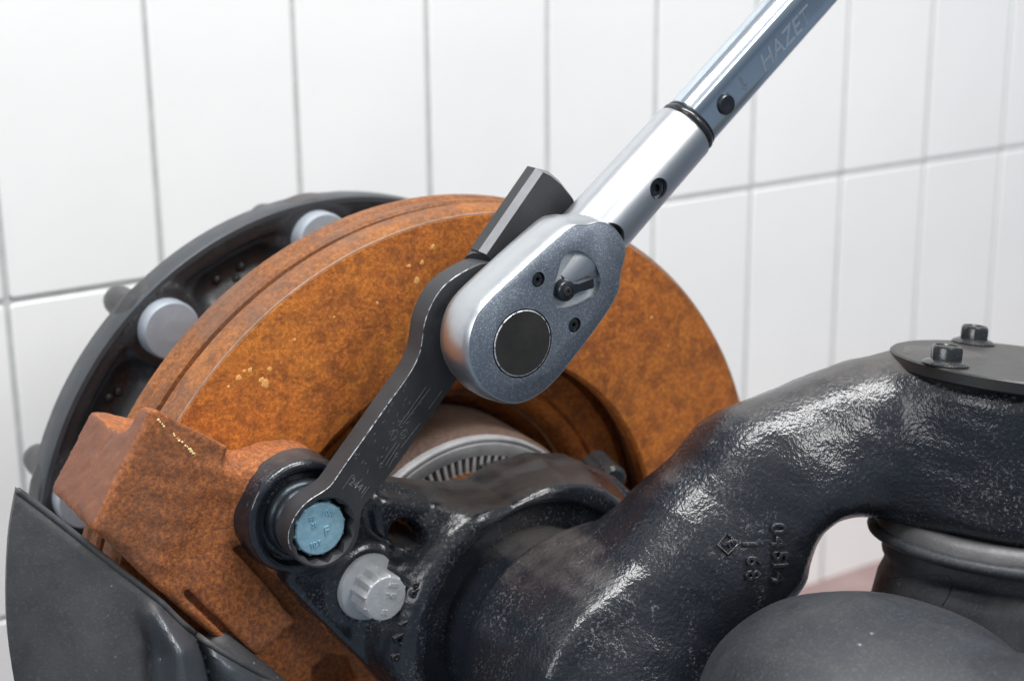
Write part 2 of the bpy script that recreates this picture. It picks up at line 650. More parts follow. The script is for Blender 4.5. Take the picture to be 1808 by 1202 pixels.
# ------------------------------------------------------------------ signed distance modelling for castings
class Field:
    def __init__(self, lo, hi, h):
        self.lo, self.h = np.array(lo, np.float32), h
        self.n = np.ceil((np.array(hi) - np.array(lo)) / h).astype(int) + 1
        ax = [self.lo[k] + np.arange(self.n[k], dtype=np.float32) * h for k in range(3)]
        self.X, self.Y, self.Z = np.meshgrid(*ax, indexing='ij')

    def at(self, pts):
        f = Field.__new__(Field)
        P = np.asarray(pts, np.float32)
        f.X, f.Y, f.Z = P[:, 0], P[:, 1], P[:, 2]
        return f

    def capsule(self, a, b, r0, r1=None):
        r1 = r0 if r1 is None else r1
        a = np.asarray(a, np.float32); b = np.asarray(b, np.float32)
        d = b - a
        px, py, pz = self.X - a[0], self.Y - a[1], self.Z - a[2]
        t = np.clip((px * d[0] + py * d[1] + pz * d[2]) / float(d @ d), 0, 1)
        return np.sqrt((px - t * d[0]) ** 2 + (py - t * d[1]) ** 2 + (pz - t * d[2]) ** 2) - (r0 + (r1 - r0) * t)

    def cyl(self, a, b, r, r1=None, rnd=0.0):
        r1 = r if r1 is None else r1
        a = np.asarray(a, np.float32); b = np.asarray(b, np.float32)
        L = float(np.linalg.norm(b - a))
        d = (b - a) / L
        px, py, pz = self.X - a[0], self.Y - a[1], self.Z - a[2]
        t = px * d[0] + py * d[1] + pz * d[2]
        q = np.sqrt(np.maximum(px * px + py * py + pz * pz - t * t, 0))
        dr = q - (r + (r1 - r) * np.clip(t / L, 0, 1)) + rnd
        dl = np.abs(t - L / 2) - L / 2 + rnd
        return np.minimum(np.maximum(dr, dl), 0) + np.sqrt(np.maximum(dr, 0) ** 2 + np.maximum(dl, 0) ** 2) - rnd

    def ellipsoid(self, c, ax, r):
        px, py, pz = self.X - c[0], self.Y - c[1], self.Z - c[2]
        k0 = 0; k1 = 0
        for v, rr in zip(ax, r):
            q = px * v[0] + py * v[1] + pz * v[2]
            k0 = k0 + (q / rr) ** 2
            k1 = k1 + (q / rr ** 2) ** 2
        k0 = np.sqrt(k0); k1 = np.sqrt(k1) + 1e-6
        return k0 * (k0 - 1) / k1

    def torus(self, c, R, r):      # axis along Y
        q = np.sqrt((self.X - c[0]) ** 2 + (self.Z - c[2]) ** 2) - R
        return np.sqrt(q * q + (self.Y - c[1]) ** 2) - r

    def poly2(self, pts):
        """2-D signed distance to polygon in XZ"""
        P = np.asarray(pts, np.float32)
        X, Z = self.X, self.Z
        if X.ndim == 3:
            X, Z = X[:, :1, :], Z[:, :1, :]
        d = np.full(X.shape, 1e9, np.float32)
        s = np.ones(X.shape, np.float32)
        m = len(P)
        for i in range(m):
            a, b = P[i], P[i - 1]
            ex, ez = b[0] - a[0], b[1] - a[1]
            wx, wz = X - a[0], Z - a[1]
            t = np.clip((wx * ex + wz * ez) / (ex * ex + ez * ez + 1e-9), 0, 1)
            d = np.minimum(d, (wx - ex * t) ** 2 + (wz - ez * t) ** 2)
            c1, c2, c3 = Z >= a[1], Z < b[1], ex * wz > ez * wx
            flip = (c1 & c2 & c3) | (~c1 & ~c2 & ~c3)
            s = np.where(flip, -s, s)
        return s * np.sqrt(d)

    def extr(self, pts, y0, y1, rnd=0.0):
        d2 = self.poly2(pts) + rnd
        dy = np.abs(self.Y - (y0 + y1) / 2) - abs(y1 - y0) / 2 + rnd
        return np.minimum(np.maximum(d2, dy), 0) + np.sqrt(np.maximum(d2, 0) ** 2 + np.maximum(dy, 0) ** 2) - rnd

    def half(self, p, nrm):        # positive on the side nrm points to
        nrm = np.asarray(nrm, float) / np.linalg.norm(nrm)
        return ((self.X - p[0]) * nrm[0] + (self.Y - p[1]) * nrm[1] + (self.Z - p[2]) * nrm[2]).astype(np.float32)

    def wobble(self, amp, wl, seed=0):
        rs = np.random.RandomState(seed)
        o = 0
        for _ in range(5):
            k = rs.normal(size=3)
            k = k / np.linalg.norm(k) * 2 * np.pi / (wl * rs.uniform(0.7, 1.5))
            o = o + np.sin(self.X * k[0] + self.Y * k[1] + self.Z * k[2] + rs.uniform(0, 6.3))
        return o * (amp / 2.2)


def smin(a, b, k):
    h = np.maximum(k - np.abs(a - b), 0) / k
    return np.minimum(a, b) - h * h * k * 0.25


def smax(a, b, k):
    return -smin(-a, -b, k)


def surface(f, V):
    """naive surface nets -> verts, quads"""
    lo, h = f.lo.astype(float), f.h
    ins = V < 0
    nx, ny, nz = V.shape
    cnt = np.zeros((nx - 1, ny - 1, nz - 1), np.int8)
    for i in (0, 1):
        for j in (0, 1):
            for k in (0, 1):
                cnt += ins[i:nx - 1 + i, j:ny - 1 + j, k:nz - 1 + k]
    act = (cnt > 0) & (cnt < 8)
    idx = np.argwhere(act)
    ids = np.full(act.shape, -1, np.int64)
    ids[act] = np.arange(len(idx))
    acc = np.zeros((len(idx), 3)); num = np.zeros(len(idx))
    cs = [(i, j, k) for i in (0, 1) for j in (0, 1) for k in (0, 1)]
    for a in cs:
        for ax in range(3):
            if a[ax]:
                continue
            b = list(a); b[ax] = 1
            va = V[idx[:, 0] + a[0], idx[:, 1] + a[1], idx[:, 2] + a[2]].astype(float)
            vb = V[idx[:, 0] + b[0], idx[:, 1] + b[1], idx[:, 2] + b[2]].astype(float)
            c = (va < 0) != (vb < 0)
            t = np.where(c, va / np.where(np.abs(va - vb) < 1e-12, 1, va - vb), 0)
            p = np.tile(np.array(a, float), (len(idx), 1))
            p[:, ax] += t
            acc[c] += p[c]
            num[c] += 1
    verts = lo + (idx + acc / num[:, None]) * h
    F = []
    for ax in range(3):
        o1, o2 = [(1, 2), (2, 0), (0, 1)][ax]
        sl0 = [slice(1, -1)] * 3; sl0[ax] = slice(0, V.shape[ax] - 1)
        sl1 = [slice(1, -1)] * 3; sl1[ax] = slice(1, V.shape[ax])
        cr = ins[tuple(sl0)] != ins[tuple(sl1)]
        e = np.argwhere(cr)
        off = np.array([1, 1, 1]); off[ax] = 0
        e = e + off
        q = []
        for d1, d2 in ((-1, -1), (0, -1), (0, 0), (-1, 0)):
            c = e.copy(); c[:, o1] += d1; c[:, o2] += d2
            q.append(ids[c[:, 0], c[:, 1], c[:, 2]])
        q = np.stack(q, 1)
        flip = ~ins[tuple(sl0)][cr]
        q[flip] = q[flip][:, ::-1]
        F.append(q)
    F = np.vstack(F)
    F = F[(F >= 0).all(1)]
    return verts, F


def cast_part(name, f, V, mat, parent):
    root = parent
    while root.parent:
        root = root.parent
    v, F = surface(f, V)
    me = bpy.data.meshes.new(name)
    vv = (v - np.array(root['base'])) * 0.001
    me.vertices.add(len(vv)); me.vertices.foreach_set('co', vv.ravel())
    me.loops.add(F.size); me.loops.foreach_set('vertex_index', F.ravel().astype(np.int32))
    me.polygons.add(len(F)); me.polygons.foreach_set('loop_start', np.arange(0, F.size, 4, dtype=np.int32))
    me.update(calc_edges=True)
    me.polygons.foreach_set('use_smooth', np.ones(len(F), bool))
    me.materials.append(MT[mat])
    o = bpy.data.objects.new(name, me)
    COL.objects.link(o)
    o.parent = parent
    return o


def bvh_of(o):
    from mathutils.bvhtree import BVHTree
    root = o
    while root.parent:
        root = root.parent
    base = np.array(root['base'])
    co = np.zeros(len(o.data.vertices) * 3)
    o.data.vertices.foreach_get('co', co)
    co = co.reshape(-1, 3) * 1000 + base
    return BVHTree.FromPolygons([tuple(p) for p in co], [tuple(p.vertices) for p in o.data.polygons])


def mesh_hit(tree, px, py):
    d = ray(px, py)
    d = d / np.linalg.norm(d)
    p, n, _, _ = tree.ray_cast(Vector(CAM), Vector(d))
    if p is None:
        return None, None
    return np.array(p), np.array(n) * (-1 if np.array(n) @ d > 0 else 1)


def trace_hit(fn, px, py, d0=600, d1=1100):
    """march the pixel's ray to the surface of a distance function fn(points); returns point, normal"""
    d = ray(px, py)
    L = np.linalg.norm(d)
    t = d0
    probe = Field.__new__(Field)
    for _ in range(120):
        p = CAM + d * t
        v = float(fn(probe.at([p]))[0])
        if v < 0.05 or t > d1:
            break
        t += max(v * 0.7, 0.05) / L
    p = CAM + d * t
    e = 1.0
    g = np.array([float(fn(probe.at([p + e * q]))[0] - fn(probe.at([p - e * q]))[0]) for q in np.eye(3)])
    return p, g / np.linalg.norm(g)


# ================================================================== SETTING
WALL_Y = 420.0


def structure(name, vf, mat, smooth=False):
    base = np.array([0, WALL_Y, FLOOR])
    o = bpy.data.objects.new(name, make_mesh(name, vf[0], vf[1], base, smooth))
    o.data.materials.append(MT[mat])
    COL.objects.link(o)
    o.location = world(base)
    o['kind'] = 'structure'
    o['base'] = base.tolist()
    return o


def box_vf(lo, hi):
    x0, y0, z0 = lo; x1, y1, z1 = hi
    V = [(x, y, z) for x in (x0, x1) for y in (y0, y1) for z in (z0, z1)]
    F = [(0, 1, 3, 2), (4, 6, 7, 5), (0, 4, 5, 1), (2, 3, 7, 6), (0, 2, 6, 4), (1, 5, 7, 3)]
    return np.array(V, float), F


floor = structure('floor', box_vf((-2500, -3000, FLOOR - 30), (4000, WALL_Y + 60, FLOOR)), 'concrete')
kerb = structure('floor_strip', box_vf((-1500, 120, FLOOR - 20), (3000, WALL_Y + 40, FLOOR + 4)), 'floor')
wall = structure('wall', box_vf((-950, WALL_Y - 1.4, FLOOR + 1), (2720, WALL_Y + 80, 812)), 'grout')
wall['label'] = 'white glazed tile wall behind the brake assembly'

PX, PZ, JX, JZ, X0, Z0 = 118.2, 240.0, 4.6, 4.6, -2.6, 93.2
tw, th = PX - JX, PZ - JZ


def tile_mesh():
    out = np.array([(-tw / 2, -th / 2), (tw / 2, -th / 2), (tw / 2, th / 2), (-tw / 2, th / 2)])
    pts = []
    for k, (x, z) in enumerate(out):
        sx, sz = np.sign(x), np.sign(z)
        cx, cz = x - sx * 3.0, z - sz * 3.0
        a0 = math.atan2(sz, sx) - math.pi / 4
        for a in np.linspace(0, math.pi / 2, 4):
            pts.append((cx + 3 * math.cos(a0 + a), cz + 3 * math.sin(a0 + a)))
    v, f = loft(np.array(pts), [(0, 3.0), (0, -2.2), (-0.25, -2.8), (-0.7, -3.15), (-1.1, -3.25)])
    return make_mesh('tile', v, f, (0, 0, 0), True, 60)


tm = tile_mesh()
tm.materials.append(MT['tile'])
for r in range(-1, 4):
    z = Z0 + PZ * (r - 0.5)
    for c in range(-8, 23):
        o = bpy.data.objects.new('tile', tm)
        COL.objects.link(o)
        o.parent = wall
        x = X0 + PX * (c + 0.5)
        o.location = ((x + random.uniform(-.25, .25)) * 0.001, random.uniform(-0.0002, 0.0002), (z - FLOOR) * 0.001)
        o.rotation_euler = (random.uniform(-.0012, .0012), 0, random.uniform(-.0015, .0015))

# ================================================================== WHEEL HUB
hub = thing('wheel_hub', 'black cast wheel hub ring with grey stud heads behind the rusty disc', 'wheel hub', (0, 165, -197))
RH = 197.0
f = Field((-202, 144, -202), (202, 180, 202), 2.0)
V = f.cyl((0, 150.5, 0), (0, 168.6, 0), RH - 1.6, None, 2.0)
dish = np.maximum(f.cyl((0, 130, 0), (0, 155.5, 0), 185.5, 184), -f.cyl((0, 120, 0), (0, 190, 0), 112))
V = smax(V, -dish, 4)
for k in range(10):
    a = math.radians(129.3 + 36 * k)
    V = smin(V, f.cyl((174 * math.cos(a), 150.5, 174 * math.sin(a)), (174 * math.cos(a), 166, 174 * math.sin(a)), 23.5, 26, 2), 6)
for k in range(10):
    b = math.radians(129.3 + 36 * k + 18)
    q = [np.array([168 * math.cos(b + t), 152, 168 * math.sin(b + t)]) for t in (-0.10, 0, 0.10)]
    V = smax(V, -np.minimum(f.capsule(q[0], q[1], 12.5), f.capsule(q[1], q[2], 12.5)), 4)
V = smax(V, -f.cyl((0, 100, 0), (0, 200, 0), 60), 2)
V = V + f.wobble(0.12, 26, 31)
ring = cast_part('flange', f, V, 'ring', hub)
part('rim', lathe([(193, 150.4), (193.6, 149.2), (196.6, 149.2), (197.4, 150.2), (197.4, 168), (196.4, 169.4), (193, 169.4)], n=220, loop=True), 'hubrim', hub, angle=50)
for k in range(10):
    a = math.radians(129.3 + 36 * k)
    cx, cz = 174 * math.cos(a), 174 * math.sin(a)
    st = part('stud_head', lathe([(17.4, 152), (17.4, 141.4), (16.2, 139.6), (6, 139)], (cx, 0, cz), n=40, cap=True), 'stud', hub, angle=50)
    nt = part('stud_end', lathe([(15, 168), (15, 182), (10, 184), (10, 218), (9, 225), (6, 229), (2, 230)], (cx, 0, cz), n=24, cap=True), 'clamp', hub, angle=50)
    b = a + math.radians(18)
    lump = []
    for q in range(3):
        rr = 167 + 4 * math.sin(q * 2.1 + k)
        bb = b + (q - 1) * 0.06 + random.uniform(-.02, .02)
        lump.append(lathe([(3.4, 166), (2.8, 163.4), (1.4, 162.4)], (rr * math.cos(bb), 0, rr * math.sin(bb)), n=10, cap=True))
    part('cast_mark', join(*lump), 'ring', hub, angle=180)

# ================================================================== BRAKE DISC
disc = thing('brake_disc', 'large rust orange ventilated brake disc in the middle', 'brake disc', (0, 20, -215))
R0 = 215.0
front = [(133.5, 13), (132, 10), (131.8, 2.5), (133.6, 0.6), (137, 0), (150, -0.3), (190, 0), (211.2, 0), (212.4, 0.8), (R0 - 0.4, 4.4),
         (R0, 6.2), (R0, 16.2), (R0 - 1.5, 17.6), (R0 - 9, 17.6), (139, 17.6), (139, 13)]
fr = part('front_ring', lathe(front, n=260, loop=True), 'disc', disc, angle=28, mats2='rim')
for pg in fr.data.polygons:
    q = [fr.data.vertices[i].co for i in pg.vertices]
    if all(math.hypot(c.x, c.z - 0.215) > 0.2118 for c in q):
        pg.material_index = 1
rear = [(139, 24), (R0 - 9, 24), (R0 - 1.6, 24), (R0, 25.5), (R0, 31), (R0 - 1.2, 33), (R0 - 1.2, 35.5), (R0 + 0.4, 37.5), (R0 + 0.4, 43), (R0 - 2, 45.5), (100, 45.5),
        (100, 40), (139, 40)]
part('rear_ring', lathe(rear, n=260, loop=True), 'rim', disc, angle=28)
part('slot_filler', lathe([(139.5, 17.2), (207.5, 17.2), (208.5, 20.8), (207.5, 24.4), (139.5, 24.4)], n=200, loop=True), 'rim', disc, angle=60)
bell = [(139, 30), (139, 44), (94, 90), (88, 90), (88, 62), (103, 40), (106, 32.0), (112.5, 27.5), (113.6, 29.8), (114.8, 29.8), (116, 27.0), (131, 24.5), (134, 27)]
part('bell', lathe(bell, n=200, loop=True), 'disc', disc, angle=35)
flk = []
spots_ = [(421, 668, 2.0), (441, 654, 1.8), (431, 655, 1.2), (469, 677, 3.2), (462, 671, 2.0), (476, 652, 1.6), (404, 683, 1.2), (607, 618, 2.2), (641, 588, 1.9),
          (649, 580, 1.3), (640, 570, 1.0), (735, 497, 2.6), (745, 464, 1.8), (722, 470, 1.4), (764, 437, 1.9), (640, 640, 1.0), (560, 690, 0.9), (520, 600, 1.0),
          (690, 540, 1.0), (666, 535, 1.2), (590, 560, 0.8), (700, 600, 0.9), (1150, 560, 1.4), (1180, 610, 1.1), (1120, 640, 1.0)]
for px, py, rr_ in spots_:
    p = W(px, py, 0)
    nn = 11
    an_ = np.linspace(0, 2 * np.pi, nn, endpoint=False)
    ro = rr_ * (1 + 0.28 * np.random.uniform(-1, 1, nn))
    part('rust_fleck', loft(np.c_[p[0] + 0.9 * ro * np.cos(an_), p[2] + 0.9 * ro * np.sin(an_)], [(0, 0.4), (-0.15 * rr_, -0.06), (-0.5 * rr_, -0.10)]), 'flake', disc, angle=180)
ridge = [(212.2, 1.0), (212.7, 0.6), (212.2, 0.1), (211.6, 0.15)]
part('edge_chamfer', lathe(ridge, n=260, loop=True), 'edge', disc, angle=60)

# ================================================================== HUB BEARING WITH TONE RING
bear = thing('bearing_hub', 'brown grey bearing hub with toothed steel ring inside the disc', 'bearing hub', (0, 30, -94))
part('housing', lathe([(40, 5), (86.5, 5), (88.6, 8), (90, 30), (91.5, 62), (94, 92), (40, 92)], n=160, loop=True), 'hub', bear, angle=35)
tone = part('tone_ring', lathe([(75.2, 6), (75.2, 0.6), (75.8, 0.1), (82.2, 0.0), (83.0, 0.7), (84.0, 0.7), (84.8, -0.4), (85.8, -0.2), (86.4, 1.5), (86.4, 6)], n=160, loop=True), 'steel', bear, angle=40)
part('core', lathe([(20, 1), (60, 1), (65, 0.5), (67, 1.5), (67.2, 4.5), (76, 4.8), (76, 8), (20, 8)], n=80, loop=True), 'rim', bear)
tv, tf = box_vf((-1.0, 0.2, -4.6), (1.0, 5, 4.6))
for k in range(96):
    a = 2 * math.pi * k / 96
    rot = np.array([[math.cos(a), 0, -math.sin(a)], [0, 1, 0], [math.sin(a), 0, math.cos(a)]])
    if k == 0:
        base = np.array(bear['base'])
        tmesh = make_mesh('tooth', tv, tf, (0, 0, 0), False)
        tmesh.materials.append(MT['steel'])
    o = bpy.data.objects.new('tooth', tmesh)
    COL.objects.link(o)
    o.parent = tone
    p = np.array([-71 * math.sin(a), 0, 71 * math.cos(a)]) - np.array(bear['base'])
    o.location = p * 0.001
    o.rotation_euler = (0, -a, 0)

# ================================================================== CALIPER BRACKET
brk = thing('caliper_bracket', 'rough rusty caliper bracket gripping the disc edge at left', 'caliper bracket', W(400, 1150, -10))
f = Field((-262, -36, -100), (-20, 52, 156), 1.5)
front_poly = trace([(260, 716), (300, 757), (352, 804), (400, 832), (470, 850), (720, 950), (900, 1202), (960, 1420), (700, 1420), (560, 1290),
                    (430, 1170), (330, 1085), (258, 1020), (205, 968), (160, 925), (175, 860), (215, 780)], -24)
V = f.extr(front_poly, -26, 6, 3)
side_poly = trace([(247, 722), (205, 705), (150, 668), (70, 800), (60, 860), (130, 910), (205, 965), (330, 1080), (400, 1000), (330, 800)], -20)
sp = np.array([W(262, 718, -24)[[0, 2]], W(165, 718, 44)[[0, 2]] + [1, 0], W(95, 862, 44)[[0, 2]], W(158, 932, -24)[[0, 2]] + [0, 0], W(330, 1085, -24)[[0, 2]], W(420, 1000, -24)[[0, 2]], W(350, 803, -24)[[0, 2]]])
# radially outer block reaching back over the disc edge
pa, pb = W(262, 720, -24), W(152, 928, -24)
ra, rb = W(160, 717, 46), W(86, 864, 46)
blk = np.array([pa[[0, 2]] + [6, 2], ra[[0, 2]] + [2, 2], rb[[0, 2]], pb[[0, 2]], pb[[0, 2]] + [60, -50], pa[[0, 2]] + [60, -50]])
nside = np.cross(ra - pa, rb - pa); nside /= np.linalg.norm(nside)
if nside @ np.array([-1, 0, 0.6]) < 0:
    nside = -nside
side = f.half(pa, nside)
ntop = np.cross(ra - pa, [0.8, 0, -0.6]); ntop /= np.linalg.norm(ntop)
if ntop[2] < 0:
    ntop = -ntop
nbot = np.cross(rb - pb, [1.0, 0, -0.8]); nbot /= np.linalg.norm(nbot)
if nbot[2] > 0:
    nbot = -nbot
block = np.maximum(side, f.half(pa + np.array([0, 0, 1.0]), ntop))
block = smax(block, f.half(pb, nbot), 4)
block = np.maximum(block, np.abs(f.Y - 10) - 36)
block = np.maximum(block, -f.half(pa - nside * 46, nside))
V = smin(V, block, 3)
V = smax(V, side, 4)
# scallop at the upper back edge
sc_c = W(213, 702, 22)
V = smax(V, -f.capsule(sc_c + np.array([-6, -40, 12]) * 0 + np.array([0, -24, 0]), sc_c + np.array([0, 60, 0]), 13.0), 3)
# boss behind the flange ear
V = smin(V, f.cyl((-121, -28, 83), (-121, 2, 83), 29, 30, 4), 8)
V = smin(V, f.capsule(W(405, 830, -16), W(455, 822, -17), 9, 9), 14)
# machined steps on the lower face
g1 = W(420, 975, -26); g2 = W(545, 1085, -26)
V = smax(V, -f.extr(trace([(412, 968), (425, 960), (545, 1068), (575, 1100), (540, 1110)], -26), -40, -19.5, 0.5), 1.2)
V = smax(V, -f.extr(trace([(545, 1084), (440, 1170), (560, 1300), (760, 1300), (600, 1130)], -26), -40, -18.5, 0.5), 2.0)
V = smax(V, -f.extr(trace([(325, 1042), (332, 1040), (455, 1160), (445, 1166), (330, 1056)], -26), -40, -21, 0.3), 1.0)
V = smax(V, -f.extr(trace([(560, 1185), (590, 1160), (625, 1170), (640, 1210), (560, 1240)], -22), -40, -8, 2), 4)
V = V + f.wobble(0.25, 34, 3) + f.wobble(0.15, 9, 5)
# clearance for the disc
V = smax(V, -f.cyl((0, -3.5, 0), (0, 50, 0), 219, None, 1), 1.5)
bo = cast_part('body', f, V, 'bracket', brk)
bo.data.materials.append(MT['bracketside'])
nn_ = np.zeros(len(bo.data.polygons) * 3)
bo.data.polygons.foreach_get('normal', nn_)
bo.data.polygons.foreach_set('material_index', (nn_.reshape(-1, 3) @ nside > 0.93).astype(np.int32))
dots = []
btree = bvh_of(bo)
for t in np.r_[np.random.uniform(0.02, 0.98, 12), np.random.uniform(0.02, 0.2, 5), np.random.uniform(0.7, 0.97, 12)]:
    p, q = mesh_hit(btree, 277 + (349 - 277) * t + random.uniform(-2, 0.5), 739 + (805 - 739) * t + random.uniform(-1, 2.5))
    if p is None:
        continue
    sz_ = random.uniform(0.28, 0.85)
    dots.append(lathe([(sz_, -0.4), (sz_ * 0.8, 0.25), (sz_ * 0.3, 0.4)], p, q, n=7, cap=True))
part('paint_dots', join(*dots), 'paint', brk, angle=180, label='thin broken line of yellow paint dots')

# ================================================================== STEERING KNUCKLE
kn = thing('steering_knuckle', 'black painted cast steering knuckle with a thick arched arm', 'steering knuckle', D(1150, 1250, 820))
BLUE = np.array([-122.3, 0, 83.6]); 
GREYP = W(648, 1033, -40)
GREY = np.array([GREYP[0], 0, GREYP[2]])

# --- flange plate
f = Field((-160, -72, -110), (115, -16, 124), 1.25)
pl = trace([(520, 818), (600, 826), (700, 850), (800, 862), (845, 854), (880, 832), (950, 808), (1020, 812), (1080, 840), (1115, 872), (1175, 980),
            (1190, 1100), (1150, 1300), (980, 1420), (800, 1330), (690, 1218), (620, 1148), (560, 1090), (500, 1026)], -34)
plate2 = f.extr(pl, -39, -20, 2.5)
V = plate2
ear = f.cyl(BLUE + [0, -41.5, 0], BLUE + [0, -24, 0], 29.0, 31, 2.2)
V = smin(V, ear, 4)
cone = f.cyl((0, -67, 0), (0, -34, 0), 79.5, 97, 4)
V = smin(V, smax(cone, f.poly2(pl) + 1.5, 8), 5)
# shallow dish between plate and collar
V = smax(V, -f.cyl((0, -90, 0), (0, -58, 0), 74, 68, 5), 3)
# pads round the bolts and the drilled hole
V = smin(V, f.cyl(GREY + [0, -41.2, 0], GREY + [0, -30, 0], 20.5, 23, 1.5), 3)
pad = trace([(668, 880), (735, 886), (768, 900), (780, 926), (776, 962), (755, 1000), (722, 1014), (697, 1000), (690, 960), (660, 930)], -43)
V = smin(V, f.extr(resample(pad, 40), -46.5, -30, 3), 3)
hc = W(712, 934, -45)
V = smax(V, -f.cyl((hc[0], -60, hc[2]), (hc[0], -10, hc[2]), 8.6), 2.5)
V = smax(V, -f.cyl(BLUE + [0, -60, 0], BLUE + [0, -38.6, 0], 24.0, None, 1), 2)
# raised web along the upper edge
wb = [W(600, 866, -38), W(720, 894, -39), W(800, 905, -41), W(870, 892, -44)]
for a, b in zip(wb[:-1], wb[1:]):
    V = smin(V, f.capsule(a, b, 5.0), 8)
V = V + f.wobble(0.25, 22, 8) + f.wobble(0.12, 8, 9)
for k in (0, -1):
    V[k, :, :] = np.maximum(V[k, :, :], 1); V[:, k, :] = np.maximum(V[:, k, :], 1); V[:, :, k] = np.maximum(V[:, :, k], 1)
flo = cast_part('mounting_flange', f, V, 'flange', kn)
sensor = join(cylinder(W(1065, 832, -8), (0.2, 1, 0.1), 9.0, -14, 12, 20, 2), cylinder(W(1052, 836, -8), (0.2, 1, 0.1), 7.0, -10, 12, 20, 2))
part('sensor_block', sensor, 'boltblack', kn)
part('sensor_block', box_vf(W(890, 832, -8) - [12, 7, 5], W(890, 832, -8) + [7, 7, 4.5]), 'boltblack', kn, False)

# --- arm casting
KC = D(1804, 640, 830)
dcam = -ray(1804, 640); dcam /= np.linalg.norm(dcam)
right = ROT[:, 0] - dcam * (ROT[:, 0] @ dcam); right /= np.linalg.norm(right)
vup = np.cross(dcam, right)
roll = math.radians(7.6)
inp = vup * math.cos(roll) + right * math.sin(roll)
KN = inp * 0.9904 + dcam * 0.138
KN /= np.linalg.norm(KN)                     # king pin axis, pointing up
RP = 228 * 830 / FPX                          # cover plate radius


def squarish(f, a, b, r0, r1, p=3.0, squash=0.9):
    """tapered bar whose section is a rounded square: one face to the front, one to the top"""
    a = np.asarray(a, np.float32); b = np.asarray(b, np.float32)
    d = b - a
    fr = ARMF - d * (ARMF @ d) / (d @ d)
    fr = fr / np.linalg.norm(fr)
    tp_ = np.cross(fr, d / np.linalg.norm(d))
    px, py, pz = f.X - a[0], f.Y - a[1], f.Z - a[2]
    t = np.clip((px * d[0] + py * d[1] + pz * d[2]) / float(d @ d), 0, 1)
    wx, wy, wz = px - t * d[0], py - t * d[1], pz - t * d[2]
    u = np.abs(wx * fr[0] + wy * fr[1] + wz * fr[2]) / squash
    v = np.abs(wx * tp_[0] + wy * tp_[1] + wz * tp_[2])
    dn = d / np.linalg.norm(d)
    w = np.abs(wx * dn[0] + wy * dn[1] + wz * dn[2])
    return ((u ** p + v ** p + w ** p) ** (1.0 / p)) - (r0 + (r1 - r0) * t)


ARMF = dcam * 0.97 - vup * 0.16 + right * 0.10
ARMF = ARMF / np.linalg.norm(ARMF)


def knuckle_arm(f):
    neck = smin(f.cyl((0, -150, 0), (0, -83, 0), 55, 59, 3), f.cyl((0, -150, 0), (0, -40, 0), 54, None, 5), 3)
    a = [D(1070, 1200, 842), D(1240, 980, 832), D(1375, 850, 836), D(1500, 786, 846), D(1640, 786, 852), D(1780, 812, 854)]
    r = [47, 45, 44.5, 41, 41, 44]
    arm = squarish(f, a[0], a[1], r[0], r[1], 2.05, 0.97)
    for i in range(1, 5):
        arm = smin(arm, squarish(f, a[i], a[i + 1], r[i], r[i + 1], (2.3, 2.45, 2.45, 2.4)[i - 1], 0.92), 14)
    V = smin(neck, arm, 30)
    V = smin(V, f.capsule(D(1085, 1230, 835), D(1110, 1420, 815), 56, 54), 30)
    boss = f.cyl(KC - KN * 84, KC - KN * 5.5, RP - 8, RP - 2, 12)
    V = smin(V, boss, 24)
    # underside arch opening
    V = smax(V, -f.capsule(D(1526, 1002, 760), D(1516, 1002, 960), 25), 10)
    V = smax(V, -f.cyl(KC - KN * 130, KC - KN * 86, 90), 5)
    # fettled flat along the top of the arch
    V = smax(V, f.half(D(1440, 657, 846), vup * 0.93 - right * 0.37 + dcam * 0.06), 4)
    V = V + f.wobble(0.25, 60, 1) + f.wobble(0.18, 15, 2)
    return V


f = Field((-80, -290, -90), (270, -44, 165), 1.9)
V = knuckle_arm(f)
V[:, -1, :] = np.maximum(V[:, -1, :], 1)
for sl in ((0,), (-1,)):
    V[sl[0], :, :] = np.maximum(V[sl[0], :, :], 1); V[:, :, sl[0]] = np.maximum(V[:, :, sl[0]], 1); V[:, sl[0], :] = np.maximum(V[:, sl[0], :], 1)
arm_o = cast_part('arm', f, V, 'cast', kn)

# --- raised casting marks, laid on the surface one by one
def cast_letter(ch, px, py, size, ext=1.7, ang=-90, name='cast_letter', parent=arm_o, fn=knuckle_arm):
    p, n = trace_hit(fn, px, py)
    dx = ROT[:, 0] * math.cos(math.radians(ang)) + ROT[:, 1] * math.sin(math.radians(ang))
    dx = dx - n * (dx @ n); dx /= np.linalg.norm(dx)
    up = np.cross(n, dx)
    part(name, text_vf(ch, size, ext, p + n * 0.2, dx, up, 0.4), 'cast', parent, angle=60)


for ch, px, py in (('0', 1372, 932), ('4', 1372, 956), ('5', 1374, 980), ('1', 1374, 996), ('4', 1371, 1018),
                   ('1', 1322, 960), ('6', 1328, 990), ('8', 1326, 1014)):
    cast_letter(ch, px, py, 10.5)
cast_letter('F', 1285, 961, 6.5, 1.1, -62)
p, n = trace_hit(knuckle_arm, 1284, 961)
dx = ROT[:, 0] - n * (ROT[:, 0] @ n); dx /= np.linalg.norm(dx)
up = np.cross(n, dx)
dia = [p + n * 0.4 + dx * x + up * y for x, y in ((0, 5.0), (4.8, 0.2), (0.2, -5), (-4.8, 0), (0, 5.0), (4.8, 0.2))]
part('cast_emblem', tube(dia, 0.75, 6), 'cast', arm_o, angle=60)

